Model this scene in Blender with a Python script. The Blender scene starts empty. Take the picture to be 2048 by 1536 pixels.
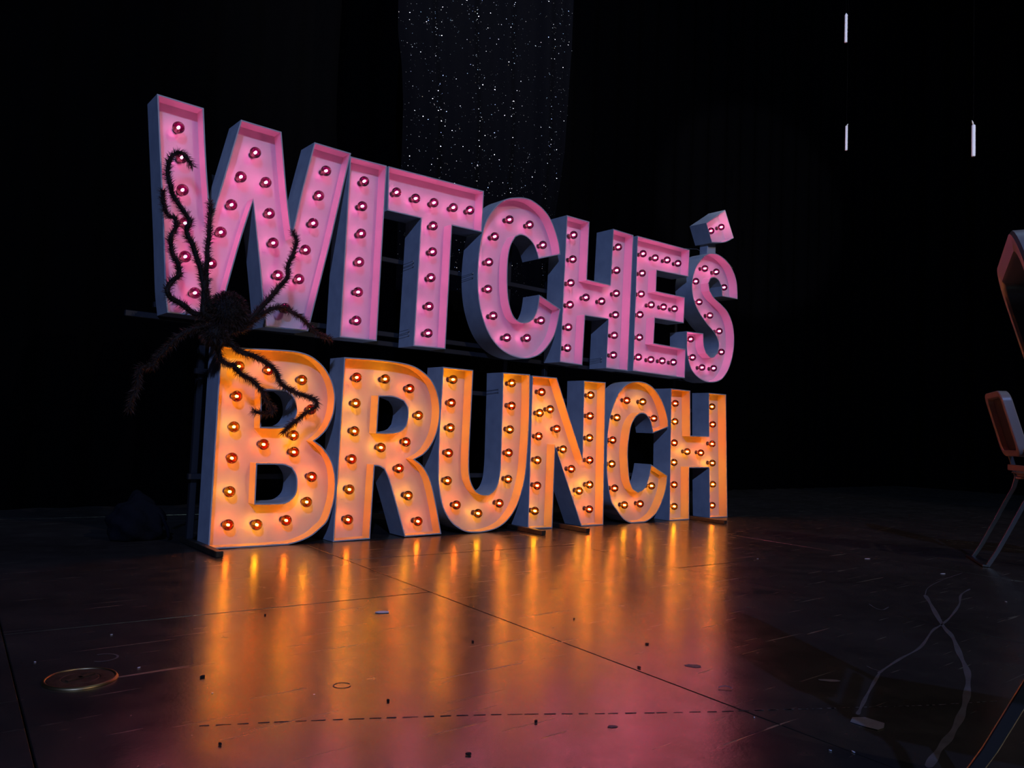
import bpy, bmesh, math, random
from mathutils import Vector, Matrix
from mathutils.geometry import tessellate_polygon
random.seed(7)
S = bpy.context.scene
COL = S.collection
PI = math.pi

# ------------------------------------------------------------------ camera
cam_data = bpy.data.cameras.new('camera')
cam = bpy.data.objects.new('camera', cam_data); COL.objects.link(cam)
cam_data.sensor_fit = 'HORIZONTAL'; cam_data.sensor_width = 36.0
cam_data.lens = 36.0 * 1553.56 / 2048.0
cam_data.clip_start = 0.02; cam_data.clip_end = 60
fwd = Vector((0.635021, 0.770026, 0.061710)); rgt = Vector((0.769196, -0.637663, 0.041510)); upv = Vector((-0.071315, -0.021107, 0.997231))
cam.matrix_world = Matrix(((rgt.x, upv.x, -fwd.x, 0.192), (rgt.y, upv.y, -fwd.y, -3.37828), (rgt.z, upv.z, -fwd.z, 0.55326), (0, 0, 0, 1)))
S.camera = cam

# ------------------------------------------------------------------ view, world, stage lights, added fills
S.view_settings.view_transform = 'Standard'; S.view_settings.look = 'None'
S.view_settings.exposure = 0.0; S.view_settings.gamma = 1.0
S.view_settings.use_curve_mapping = False
S.cycles.use_denoising = True
S.cycles.max_bounces = 8; S.cycles.transparent_max_bounces = 16
S.cycles.sample_clamp_indirect = 6.0
S.cycles.caustics_reflective = False; S.cycles.caustics_refractive = False
w = bpy.data.worlds.new('dark_house'); S.world = w; w.use_nodes = True
w.node_tree.nodes['Background'].inputs[0].default_value = (0.05, 0.06, 0.10, 1)
w.node_tree.nodes['Background'].inputs[1].default_value = 0.02

def spot(name, loc, target, watts, color, size_deg, blend=0.3, radius=0.08):
    d = bpy.data.lights.new(name, 'SPOT'); d.energy = watts; d.color = color
    d.spot_size = math.radians(size_deg); d.spot_blend = blend; d.shadow_soft_size = radius
    o = bpy.data.objects.new(name, d); COL.objects.link(o); o.location = loc
    o.rotation_euler = (Vector(target) - Vector(loc)).to_track_quat('-Z', 'Y').to_euler()
    return o
spot('front_spotlight', (5.0, -13.0, 8.5), (3.0, 0, 1.0), 900, (1.0, 0.86, 0.78), 46)
spot('blue_spotlight', (-5.2, -12.0, 8.2), (3.4, 0, 1.2), 2800, (0.25, 0.40, 1.0), 60)

ad = bpy.data.lights.new('overhead_wash', 'AREA'); ad.energy = 42; ad.color = (0.42, 0.68, 1.0); ad.size = 2.5
ao = bpy.data.objects.new('overhead_wash', ad); COL.objects.link(ao); ao.location = (4.2, -1.2, 8.6)
spot('added_curtain_fill', (2.0, -13.0, 9.0), (3.35, 0.9, 3.75), 6200, (0.86, 0.90, 1.0), 15, 1.0)  # added fill that brightens the curtain's sequins, an invented source
spot('added_candle_fill', (-5.2, -10.0, 1.0), (4.48, -1.38, 2.66), 4200, (0.86, 0.88, 1.0), 8.6)  # narrow fill added only to lift the candles, no known lamp

# ------------------------------------------------------------------ helpers
def link(name, me, mat=None, parent=None, loc=None):
    o = bpy.data.objects.new(name, me); COL.objects.link(o)
    if mat is not None and len(me.materials) == 0: me.materials.append(mat)
    if parent is not None: o.parent = parent
    if loc is not None: o.location = loc
    return o
def obj(name, bm, mat=None, parent=None, loc=None, smooth=False):
    me = bpy.data.meshes.new(name); bm.normal_update(); bm.to_mesh(me); bm.free()
    if smooth:
        for p in me.polygons: p.use_smooth = True
    return link(name, me, mat, parent, loc)
def smooth_angle(o, deg=40):
    me = o.data
    for p in me.polygons: p.use_smooth = True
    me.set_sharp_from_angle(angle=math.radians(deg))
def tag(o, label=None, cat=None, group=None, kind=None):
    if label: o['label'] = label
    if cat: o['category'] = cat
    if group: o['group'] = group
    if kind: o['kind'] = kind
    return o
def empty(name, loc=(0, 0, 0), rz=0):
    o = bpy.data.objects.new(name, None); COL.objects.link(o); o.location = loc; o.rotation_euler = (0, 0, rz)
    o.empty_display_size = 0.05
    return o
def box(bm, c, s, rot=None):
    v = []
    for dx in (-.5, .5):
        for dy in (-.5, .5):
            for dz in (-.5, .5):
                p = Vector((dx * s[0], dy * s[1], dz * s[2]))
                if rot is not None: p = rot @ p
                v.append(bm.verts.new(p + Vector(c)))
    for f in ((0,1,3,2),(4,6,7,5),(0,4,5,1),(2,3,7,6),(0,2,6,4),(1,5,7,3)):
        bm.faces.new([v[i] for i in f])
def bevel(bm, w, seg=2):
    bmesh.ops.recalc_face_normals(bm, faces=bm.faces)
    bmesh.ops.bevel(bm, geom=list(bm.edges), offset=w, segments=seg, affect='EDGES', clamp_overlap=True)
def lathe(bm, prof, n=16, axis='Y', cap=True):
    rings = []
    for r, h in prof:
        ring = []
        if r < 1e-6:
            p = (0, h, 0) if axis == 'Y' else (0, 0, h)
            ring = [bm.verts.new(p)]
        else:
            for i in range(n):
                a = 2 * PI * i / n
                p = (r * math.cos(a), h, r * math.sin(a)) if axis == 'Y' else (r * math.cos(a), r * math.sin(a), h)
                ring.append(bm.verts.new(p))
        rings.append(ring)
    for A, B in zip(rings, rings[1:]):
        for i in range(n):
            j = (i + 1) % n
            if len(A) == 1 and len(B) == 1: continue
            if len(A) == 1: bm.faces.new((A[0], B[i], B[j]))
            elif len(B) == 1: bm.faces.new((A[i], A[j], B[0]))
            else: bm.faces.new((A[i], A[j], B[j], B[i]))
    bmesh.ops.recalc_face_normals(bm, faces=bm.faces)
def tube(bm, pts, rad, n=8, caps=True):
    pts = [Vector(p) for p in pts]
    if not isinstance(rad, (list, tuple)): rad = [rad] * len(pts)
    prev = None; rings = []
    for i, p in enumerate(pts):
        t = (pts[min(i + 1, len(pts) - 1)] - pts[max(i - 1, 0)]).normalized()
        if prev is None:
            u = t.orthogonal().normalized()
        else:
            u = (prev - t * prev.dot(t))
            u = u.normalized() if u.length > 1e-6 else t.orthogonal().normalized()
        prev = u; v = t.cross(u)
        rings.append([bm.verts.new(p + (u * math.cos(2*PI*k/n) + v * math.sin(2*PI*k/n)) * rad[i]) for k in range(n)])
    for A, B in zip(rings, rings[1:]):
        for k in range(n):
            bm.faces.new((A[k], A[(k+1) % n], B[(k+1) % n], B[k]))
    if caps:
        bm.faces.new(list(reversed(rings[0]))); bm.faces.new(rings[-1])
def catmull(pts, sub=5, closed=False):
    P = [Vector(p) for p in pts]; n = len(P); out = []
    rng = range(n) if closed else range(n - 1)
    for i in rng:
        p1, p2 = P[i], P[(i + 1) % n]
        p0 = P[i - 1] if (closed or i > 0) else p1 + (p1 - p2)
        p3 = P[(i + 2) % n] if (closed or i + 2 < n) else p2 + (p2 - p1)
        for k in range(sub):
            t = k / sub
            out.append(0.5 * ((2 * p1) + (p2 - p0) * t + (2*p0 - 5*p1 + 4*p2 - p3) * t*t + (3*p1 - p0 - 3*p2 + p3) * t**3))
    if not closed: out.append(P[-1])
    return out

# ------------------------------------------------------------------ materials
class NT:
    def __init__(s, name):
        s.m = bpy.data.materials.new(name); s.m.use_nodes = True; s.t = s.m.node_tree
        s.t.nodes.clear(); s.out = s.n('ShaderNodeOutputMaterial')
    def n(s, typ, **kw):
        nd = s.t.nodes.new(typ)
        for k, v in kw.items(): setattr(nd, k, v)
        return nd
    def l(s, a, b): s.t.links.new(a, b)
    def set(s, nd, **kw):
        for k, v in kw.items(): nd.inputs[k.replace('_', ' ')].default_value = v
        return nd
def principled(name, color, rough=0.5, metal=0.0, ior=1.45, bump=None, var=None, coat=0.0, sheen=0.0, spec=0.5):
    N = NT(name); b = N.n('ShaderNodeBsdfPrincipled'); N.l(b.outputs[0], N.out.inputs[0])
    b.inputs['Base Color'].default_value = (*color, 1); b.inputs['Roughness'].default_value = rough
    b.inputs['Metallic'].default_value = metal; b.inputs['IOR'].default_value = ior
    b.inputs['Specular IOR Level'].default_value = spec
    b.inputs['Coat Weight'].default_value = coat; b.inputs['Sheen Weight'].default_value = sheen
    tc = N.n('ShaderNodeTexCoord')
    if var:
        nz = N.n('ShaderNodeTexNoise'); nz.inputs['Scale'].default_value = var[0]; nz.inputs['Detail'].default_value = 5
        N.l(tc.outputs['Object'], nz.inputs['Vector'])
        mx = N.n('ShaderNodeMix', data_type='RGBA')
        mx.inputs[6].default_value = (*color, 1); mx.inputs[7].default_value = (*var[1], 1)
        rp = N.n('ShaderNodeMapRange'); rp.inputs[1].default_value = .35; rp.inputs[2].default_value = .7
        N.l(nz.outputs[0], rp.inputs[0]); N.l(rp.outputs[0], mx.inputs[0]); N.l(mx.outputs[2], b.inputs['Base Color'])
    if bump:
        nb = N.n('ShaderNodeTexNoise'); nb.inputs['Scale'].default_value = bump[0]; nb.inputs['Detail'].default_value = 4
        N.l(tc.outputs['Object'], nb.inputs['Vector'])
        bp = N.n('ShaderNodeBump'); bp.inputs['Strength'].default_value = bump[1]; bp.inputs['Distance'].default_value = bump[2]
        N.l(nb.outputs[0], bp.inputs['Height']); N.l(bp.outputs[0], b.inputs['Normal'])
    return N.m
M = {}
M['white'] = principled('white_paint', (0.64, 0.63, 0.65), 0.42, bump=(60, .05, .002), var=(9, (0.58, 0.58, 0.60)))
M['white_side'] = principled('white_side_paint', (0.62, 0.62, 0.64), 0.5, bump=(35, .12, .002), var=(14, (0.52, 0.52, 0.55)))
M['inner_low'] = principled('inner_paint_amber_glow_tint', (0.76, 0.58, 0.22), 0.42, bump=(60, .05, .002))  # white inner walls tinted peach: amber bulb glow put into the colour
M['inner_up'] = principled('inner_paint_pink_glow_tint', (0.74, 0.62, 0.68), 0.42, bump=(60, .05, .002))  # white inner walls of the upper row, pink bulb light painted in
M['face_low'] = principled('face_paint_amber_glow_tint', (0.64, 0.58, 0.50), 0.42, bump=(60, .05, .002), var=(9, (0.59, 0.53, 0.46)))  # white faces of the lower row, warmed by painted-in amber light
M['steel'] = principled('black_steel', (0.03, 0.028, 0.03), 0.42, 0.0, bump=(120, .1, .001))
M['foot'] = principled('worn_black_steel', (0.02, 0.016, 0.014), 0.45, 0.0, var=(40, (0.05, .035, .02)), bump=(90, .2, .001))
M['bolt'] = principled('zinc_bolt', (0.5, 0.5, 0.52), 0.35, 1.0)
M['wire'] = principled('black_wire', (0.02, 0.02, 0.025), 0.5)
M['socket'] = principled('dark_socket', (0.06, 0.03, 0.03), 0.4)
M['drape'] = principled('black_velour', (0.0016, 0.0015, 0.0018), 0.95, bump=(80, .2, .003), spec=0.02)
M['ceiling'] = principled('black_ceiling', (0.004, 0.004, 0.004), 0.9)
M['fur'] = principled('spider_fur', (0.030, 0.014, 0.010), 0.6, var=(30, (0.05, .022, .013)))
M['skin'] = principled('spider_core', (0.008, 0.005, 0.004), 0.8, bump=(150, .6, .004))
M['chairleg'] = principled('chair_leg_enamel', (0.022, 0.018, 0.018), 0.28, ior=2.2, bump=(70, .05, .001))
M['chair'] = principled('chair_grey_enamel', (0.28, 0.24, 0.21), 0.36, bump=(70, .05, .001))
M['chairpad'] = principled('chair_dark_panel', (0.006, 0.006, 0.007), 0.7)
M['candle'] = principled('candle_plastic', (0.75, 0.74, 0.78), 0.5)
M['wick'] = principled('candle_tip', (0.7, 0.68, 0.65), 0.4)
M['thread'] = principled('clear_thread', (0.02, 0.02, 0.02), 0.3)
M['cloth'] = principled('black_sheer_cloth', (0.0018, 0.0018, 0.0034), 0.85, bump=(40, .3, .004), spec=0.06)
M['sequin'] = principled('silver_sequin', (0.95, 0.96, 1.0), 0.30, 1.0)
M['sack'] = principled('dark_blue_cloth', (0.006, 0.007, 0.011), 0.9, bump=(30, .5, .01), spec=0.1)
M['paper'] = principled('white_paper', (0.75, 0.73, 0.76), 0.7)
M['chip'] = principled('pale_chip', (0.7, 0.7, 0.72), 0.6)
M['darkchip'] = principled('dark_grit', (0.01, 0.006, 0.005), 0.9)
M['tape'] = principled('grey_tape', (0.13, 0.13, 0.15), 0.75, var=(60, (.10, .10, .12)))
M['scuff'] = principled('pale_scuff', (0.07, 0.07, 0.078), 0.7, var=(25, (.045, .042, .045)))
M['stain'] = principled('dull_paint_spill', (0.16, 0.12, 0.13), 0.6, var=(120, (.05, .04, .045)))
M['brass'] = principled('worn_brass', (0.10, 0.065, 0.04), 0.5, 0.6, var=(40, (.03, .022, .016)), bump=(80, .4, .002))
M['brassrim'] = principled('brass_rim', (0.30, 0.21, 0.10), 0.42, 1.0)
M['dash'] = principled('dull_dash_marks', (0.07, 0.066, 0.07), 0.85)

def emission(name, col, k):
    N = NT(name); e = N.n('ShaderNodeEmission'); e.inputs[0].default_value = (*col, 1); e.inputs[1].default_value = k
    N.l(e.outputs[0], N.out.inputs[0]); return N.m
def bulb_glass(name, tint):
    # tinted clear glass: coloured transmission (denser where the path through the wall is longer) plus a fresnel reflection
    N = NT(name); tr = N.n('ShaderNodeBsdfTransparent'); gl = N.n('ShaderNodeBsdfGlossy'); gl.inputs['Roughness'].default_value = .06
    tr.inputs[0].default_value = (*tint, 1)
    lw = N.n('ShaderNodeFresnel'); lw.inputs[0].default_value = 1.45
    mx = N.n('ShaderNodeMixShader'); N.l(lw.outputs[0], mx.inputs[0]); N.l(tr.outputs[0], mx.inputs[1]); N.l(gl.outputs[0], mx.inputs[2])
    N.l(mx.outputs[0], N.out.inputs[0]); return N.m
M['glass_pink'] = bulb_glass('pink_bulb_glass', (0.62, 0.105, 0.36))
M['glass_amber'] = bulb_glass('amber_bulb_glass', (0.80, 0.31, 0.020))
M['glass_orange'] = bulb_glass('orange_bulb_glass', (0.82, 0.17, 0.020))
M['filament'] = emission('filament_glow', (1.0, 0.86, 0.46), 158)
M['filament_pink'] = emission('filament_glow_pink_bulb', (1.0, 0.84, 0.62), 122)

def floor_material():
    N = NT('black_stage_floor'); b = N.n('ShaderNodeBsdfPrincipled'); N.l(b.outputs[0], N.out.inputs[0])
    g = N.n('ShaderNodeNewGeometry')
    b.inputs['IOR'].default_value = 4.6
    b.inputs['Specular Tint'].default_value = (1.0, .93, .62, 1)   # orange of the sign's reflected light put into the specular colour
    # broad tone variation
    n1 = N.n('ShaderNodeTexNoise'); n1.inputs['Scale'].default_value = 2.2; n1.inputs['Detail'].default_value = 7; N.l(g.outputs['Position'], n1.inputs['Vector'])
    cr = N.n('ShaderNodeValToRGB'); cr.color_ramp.elements[0].position = .35; cr.color_ramp.elements[0].color = (.024, .019, .020, 1)
    cr.color_ramp.elements[1].position = .7; cr.color_ramp.elements[1].color = (.042, .034, .035, 1); N.l(n1.outputs[0], cr.inputs[0])
    # scratches: thin stretched noise in several directions
    last = None; sc = None
    for ang, thr in ((0.1, .70), (1.1, .72), (2.2, .71), (2.75, .72)):
        mp = N.n('ShaderNodeMapping'); mp.inputs['Rotation'].default_value = (0, 0, ang); mp.inputs['Scale'].default_value = (1.6, 46, 1)
        N.l(g.outputs['Position'], mp.inputs['Vector'])
        nz = N.n('ShaderNodeTexNoise'); nz.inputs['Scale'].default_value = 1.5; nz.inputs['Detail'].default_value = 3; nz.inputs['Distortion'].default_value = .35
        N.l(mp.outputs[0], nz.inputs['Vector'])
        r = N.n('ShaderNodeMapRange'); r.inputs[1].default_value = thr; r.inputs[2].default_value = thr + .03; N.l(nz.outputs[0], r.inputs[0])
        if sc is None: sc = r.outputs[0]
        else:
            a = N.n('ShaderNodeMath', operation='MAXIMUM'); N.l(sc, a.inputs[0]); N.l(r.outputs[0], a.inputs[1]); sc = a.outputs[0]
    # light flecks
    vo = N.n('ShaderNodeTexNoise'); vo.inputs['Scale'].default_value = 55; vo.inputs['Detail'].default_value = 2; N.l(g.outputs['Position'], vo.inputs['Vector'])
    vr = N.n('ShaderNodeMapRange'); vr.inputs[1].default_value = .79; vr.inputs[2].default_value = .82; N.l(vo.outputs[0], vr.inputs[0])
    mk = N.n('ShaderNodeMath', operation='MAXIMUM'); N.l(sc, mk.inputs[0]); N.l(vr.outputs[0], mk.inputs[1])
    mx = N.n('ShaderNodeMix', data_type='RGBA'); N.l(mk.outputs[0], mx.inputs[0]); N.l(cr.outputs[0], mx.inputs[6]); mx.inputs[7].default_value = (.055, .048, .050, 1)
    N.l(mx.outputs[2], b.inputs['Base Color'])
    # roughness
    n2 = N.n('ShaderNodeTexNoise'); n2.inputs['Scale'].default_value = 9; n2.inputs['Detail'].default_value = 8; n2.inputs['Roughness'].default_value = .65; N.l(g.outputs['Position'], n2.inputs['Vector'])
    rr = N.n('ShaderNodeMapRange'); rr.inputs[1].default_value = .3; rr.inputs[2].default_value = .7; rr.inputs[3].default_value = .19; rr.inputs[4].default_value = .28; N.l(n2.outputs[0], rr.inputs[0])
    ad = N.n('ShaderNodeMath', operation='MULTIPLY_ADD'); N.l(mk.outputs[0], ad.inputs[0]); ad.inputs[1].default_value = .22; N.l(rr.outputs[0], ad.inputs[2]); N.l(ad.outputs[0], b.inputs['Roughness'])
    # relief
    n3 = N.n('ShaderNodeTexNoise'); n3.inputs['Scale'].default_value = 130; n3.inputs['Detail'].default_value = 5; n3.inputs['Roughness'].default_value = .6; N.l(g.outputs['Position'], n3.inputs['Vector'])
    n4 = N.n('ShaderNodeTexNoise'); n4.inputs['Scale'].default_value = 14; n4.inputs['Detail'].default_value = 3; N.l(g.outputs['Position'], n4.inputs['Vector'])
    b1 = N.n('ShaderNodeBump'); b1.inputs['Strength'].default_value = .22; b1.inputs['Distance'].default_value = .0007; N.l(n3.outputs[0], b1.inputs['Height'])
    b2 = N.n('ShaderNodeBump'); b2.inputs['Strength'].default_value = .2; b2.inputs['Distance'].default_value = .002; N.l(n4.outputs[0], b2.inputs['Height']); N.l(b1.outputs[0], b2.inputs['Normal'])
    b3 = N.n('ShaderNodeBump'); b3.inputs['Strength'].default_value = .4; b3.inputs['Distance'].default_value = .0006; b3.invert = True; N.l(sc, b3.inputs['Height']); N.l(b2.outputs[0], b3.inputs['Normal'])
    N.l(b3.outputs[0], b.inputs['Normal'])
    return N.m
M['floor'] = floor_material()

# ------------------------------------------------------------------ measured outlines (metres, x along the sign, z up, sign front at y = 0)
LETTERS = [
('W', [(1.016,1.885),(1.205,1.882),(1.232,1.640),(1.265,1.405),(1.295,1.546),(1.366,1.879),(1.553,1.877),(1.593,1.616),(1.631,1.414),(1.667,1.633),(1.715,1.873),(1.906,1.871),(1.823,1.408),(1.738,0.981),(1.532,0.977),(1.489,1.250),(1.442,1.528),(1.386,1.288),(1.325,0.989),(1.115,0.987),(1.099,1.087),(1.076,1.326),(1.045,1.614)],
 [],
 [(1.117,1.778),(1.135,1.653),(1.149,1.516),(1.168,1.380),(1.178,1.236),(1.226,1.089),(1.448,1.757),(1.392,1.632),(1.505,1.637),(1.356,1.500),(1.530,1.500),(1.319,1.370),(1.555,1.367),(1.286,1.226),(1.585,1.223),(1.791,1.762),(1.766,1.636),(1.741,1.497),(1.715,1.365),(1.690,1.220),(1.632,1.075)]),
('I', [(1.902,1.855),(2.106,1.860),(2.101,0.974),(1.899,0.971)],
 [],
 [(1.997,1.758),(1.993,1.635),(1.996,1.496),(1.997,1.356),(1.995,1.208),(1.994,1.064)]),
('T', [(2.115,1.860),(2.720,1.874),(2.719,1.642),(2.519,1.639),(2.513,0.976),(2.313,0.971),(2.321,1.637),(2.122,1.635)],
 [],
 [(2.184,1.747),(2.297,1.744),(2.413,1.743),(2.539,1.746),(2.650,1.754),(2.418,1.622),(2.419,1.483),(2.418,1.343),(2.414,1.193),(2.413,1.049)]),
('C', [(2.968,1.895),(2.883,1.867),(2.815,1.815),(2.751,1.727),(2.721,1.639),(2.704,1.538),(2.699,1.413),(2.710,1.298),(2.736,1.200),(2.785,1.103),(2.851,1.034),(2.930,0.993),(3.025,0.975),(3.106,0.982),(3.187,1.017),(3.253,1.081),(3.296,1.156),(3.330,1.298),(3.156,1.359),(3.149,1.300),(3.136,1.252),(3.108,1.208),(3.065,1.187),(3.021,1.183),(2.976,1.203),(2.945,1.249),(2.923,1.319),(2.913,1.412),(2.911,1.480),(2.914,1.548),(2.929,1.612),(2.959,1.663),(2.998,1.682),(3.046,1.677),(3.093,1.649),(3.121,1.609),(3.139,1.568),(3.312,1.625),(3.296,1.693),(3.261,1.764),(3.214,1.830),(3.150,1.875),(3.072,1.901),(3.019,1.903)],
 [],
 [(2.927,1.763),(3.083,1.762),(2.827,1.642),(3.193,1.663),(2.793,1.493),(2.798,1.343),(2.840,1.196),(2.946,1.086),(3.099,1.098),(3.200,1.216)]),
('H', [(3.352,1.873),(3.546,1.873),(3.542,1.511),(3.750,1.509),(3.760,1.871),(3.953,1.868),(3.941,0.977),(3.736,0.978),(3.742,1.288),(3.538,1.285),(3.529,0.978),(3.340,0.981)],
 [],
 [(3.436,1.771),(3.437,1.623),(3.427,1.473),(3.428,1.339),(3.424,1.202),(3.419,1.075),(3.565,1.403),(3.704,1.400),(3.841,1.770),(3.833,1.617),(3.836,1.469),(3.835,1.332),(3.832,1.198),(3.830,1.070)]),
('E', [(3.991,1.872),(4.540,1.879),(4.537,1.686),(4.196,1.675),(4.195,1.536),(4.502,1.538),(4.498,1.355),(4.192,1.352),(4.187,1.184),(4.528,1.179),(4.526,0.975),(3.988,0.981)],
 [],
 [(4.083,1.771),(4.204,1.767),(4.330,1.772),(4.449,1.772),(4.079,1.642),(4.073,1.501),(4.069,1.362),(4.069,1.212),(4.177,1.442),(4.306,1.446),(4.424,1.448),(4.069,1.078),(4.191,1.073),(4.311,1.076),(4.427,1.077)]),
('S', [(5.125,1.612),(5.119,1.693),(5.097,1.766),(5.042,1.835),(4.963,1.882),(4.874,1.905),(4.788,1.901),(4.717,1.873),(4.648,1.812),(4.599,1.738),(4.575,1.654),(4.583,1.575),(4.615,1.507),(4.676,1.442),(4.762,1.379),(4.837,1.336),(4.888,1.290),(4.905,1.241),(4.892,1.188),(4.850,1.155),(4.808,1.150),(4.759,1.175),(4.733,1.223),(4.721,1.310),(4.530,1.303),(4.538,1.174),(4.557,1.104),(4.600,1.036),(4.672,0.992),(4.756,0.969),(4.852,0.969),(4.950,0.998),(5.022,1.064),(5.070,1.151),(5.095,1.260),(5.087,1.367),(5.058,1.440),(5.004,1.502),(4.927,1.544),(4.838,1.581),(4.782,1.627),(4.768,1.677),(4.790,1.714),(4.832,1.728),(4.882,1.717),(4.921,1.678),(4.932,1.607)],
 [],
 [(4.751,1.787),(4.889,1.782),(4.652,1.675),(4.988,1.682),(4.694,1.533),(4.826,1.456),(4.941,1.352),(4.976,1.202),(4.612,1.256),(4.638,1.131),(4.749,1.068),(4.888,1.073)]),
("'", [(4.719,2.108),(4.942,2.251),(5.059,2.063),(4.946,2.008),(4.791,1.978)],
 [],
 [(4.813,2.070),(4.938,2.123)]),
('B', [(1.341,0.876),(1.429,0.873),(1.603,0.882),(1.694,0.882),(1.764,0.866),(1.824,0.826),(1.866,0.772),(1.889,0.714),(1.895,0.654),(1.887,0.593),(1.861,0.532),(1.825,0.492),(1.801,0.474),(1.841,0.448),(1.882,0.401),(1.908,0.347),(1.921,0.282),(1.920,0.210),(1.907,0.150),(1.888,0.098),(1.857,0.068),(1.815,0.036),(1.754,0.012),(1.681,0.000),(1.581,-0.000),(1.344,0.004)],
 [[(1.536,0.694),(1.578,0.696),(1.650,0.695),(1.682,0.671),(1.698,0.631),(1.700,0.591),(1.683,0.555),(1.654,0.536),(1.601,0.530),(1.542,0.530)],[(1.535,0.363),(1.605,0.363),(1.659,0.361),(1.696,0.347),(1.718,0.312),(1.724,0.272),(1.719,0.231),(1.699,0.206),(1.670,0.192),(1.610,0.190),(1.538,0.192)]],
 [(1.437,0.791),(1.571,0.788),(1.732,0.755),(1.432,0.661),(1.431,0.525),(1.432,0.391),(1.429,0.244),(1.430,0.097),(1.559,0.096),(1.695,0.109),(1.786,0.618),(1.706,0.496),(1.567,0.453),(1.712,0.420),(1.808,0.306),(1.794,0.188)]),
('R', [(1.929,0.878),(2.127,0.884),(2.274,0.878),(2.352,0.859),(2.425,0.815),(2.472,0.752),(2.494,0.680),(2.497,0.607),(2.484,0.534),(2.452,0.467),(2.408,0.420),(2.356,0.394),(2.404,0.362),(2.446,0.310),(2.473,0.250),(2.502,0.158),(2.542,0.007),(2.318,0.004),(2.231,0.236),(2.205,0.299),(2.180,0.343),(2.151,0.357),(2.126,0.359),(2.121,0.004),(1.923,0.001)],
 [[(2.131,0.701),(2.178,0.704),(2.225,0.701),(2.271,0.687),(2.295,0.656),(2.301,0.612),(2.293,0.566),(2.268,0.540),(2.228,0.528),(2.177,0.524),(2.130,0.524)]],
 [(2.016,0.786),(2.172,0.790),(2.320,0.754),(2.016,0.662),(2.384,0.619),(2.017,0.527),(2.170,0.449),(2.316,0.481),(2.013,0.391),(2.282,0.344),(2.010,0.245),(2.340,0.209),(2.010,0.099),(2.408,0.075)]),
('U', [(2.502,0.881),(2.702,0.880),(2.702,0.777),(2.701,0.618),(2.700,0.460),(2.703,0.355),(2.716,0.287),(2.749,0.234),(2.797,0.209),(2.844,0.207),(2.884,0.232),(2.909,0.285),(2.917,0.383),(2.914,0.573),(2.912,0.736),(2.908,0.884),(3.110,0.889),(3.116,0.748),(3.119,0.580),(3.115,0.440),(3.108,0.329),(3.089,0.235),(3.051,0.137),(2.991,0.063),(2.923,0.023),(2.842,0.005),(2.768,0.003),(2.696,0.012),(2.617,0.052),(2.563,0.110),(2.529,0.178),(2.508,0.269),(2.500,0.371),(2.497,0.574),(2.499,0.686)],
 [],
 [(2.588,0.822),(2.587,0.696),(2.587,0.561),(2.583,0.429),(2.585,0.282),(2.649,0.150),(2.795,0.103),(2.944,0.154),(2.999,0.287),(2.997,0.435),(2.998,0.569),(3.000,0.704),(2.997,0.829)]),
('N', [(3.127,0.884),(3.321,0.886),(3.557,0.414),(3.546,0.886),(3.739,0.889),(3.761,-0.002),(3.568,-0.001),(3.329,0.475),(3.330,-0.001),(3.139,0.005)],
 [],
 [(3.224,0.796),(3.219,0.671),(3.297,0.696),(3.216,0.534),(3.359,0.582),(3.217,0.398),(3.417,0.464),(3.219,0.250),(3.490,0.344),(3.213,0.102),(3.635,0.800),(3.637,0.673),(3.639,0.536),(3.644,0.399),(3.652,0.247),(3.567,0.214),(3.657,0.100)]),
('C2', [(4.031,0.917),(3.956,0.901),(3.893,0.862),(3.841,0.802),(3.796,0.707),(3.772,0.602),(3.767,0.491),(3.771,0.357),(3.790,0.247),(3.824,0.143),(3.876,0.089),(3.942,0.031),(4.018,0.000),(4.094,-0.004),(4.179,0.009),(4.266,0.057),(4.322,0.133),(4.359,0.217),(4.371,0.305),(4.196,0.379),(4.184,0.322),(4.159,0.252),(4.122,0.214),(4.074,0.201),(4.026,0.222),(3.995,0.272),(3.978,0.347),(3.966,0.452),(3.973,0.545),(3.992,0.628),(4.032,0.683),(4.079,0.708),(4.127,0.704),(4.168,0.673),(4.189,0.635),(4.205,0.584),(4.364,0.632),(4.355,0.688),(4.322,0.759),(4.271,0.828),(4.198,0.886),(4.118,0.914)],
 [],
 [(3.969,0.790),(4.124,0.788),(3.879,0.676),(4.242,0.683),(3.850,0.528),(3.845,0.376),(3.878,0.223),(3.979,0.114),(4.131,0.119),(4.236,0.234)]),
('H2', [(4.380,0.894),(4.590,0.893),(4.607,0.580),(4.816,0.583),(4.801,0.891),(5.010,0.893),(5.064,-0.017),(4.850,0.003),(4.827,0.357),(4.603,0.356),(4.617,-0.012),(4.401,-0.006)],
 [],
 [(4.460,0.798),(4.461,0.672),(4.463,0.528),(4.468,0.393),(4.475,0.241),(4.481,0.093),(4.609,0.467),(4.764,0.464),(4.879,0.796),(4.891,0.668),(4.894,0.530),(4.902,0.391),(4.912,0.238),(4.913,0.086)]),
]
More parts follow.
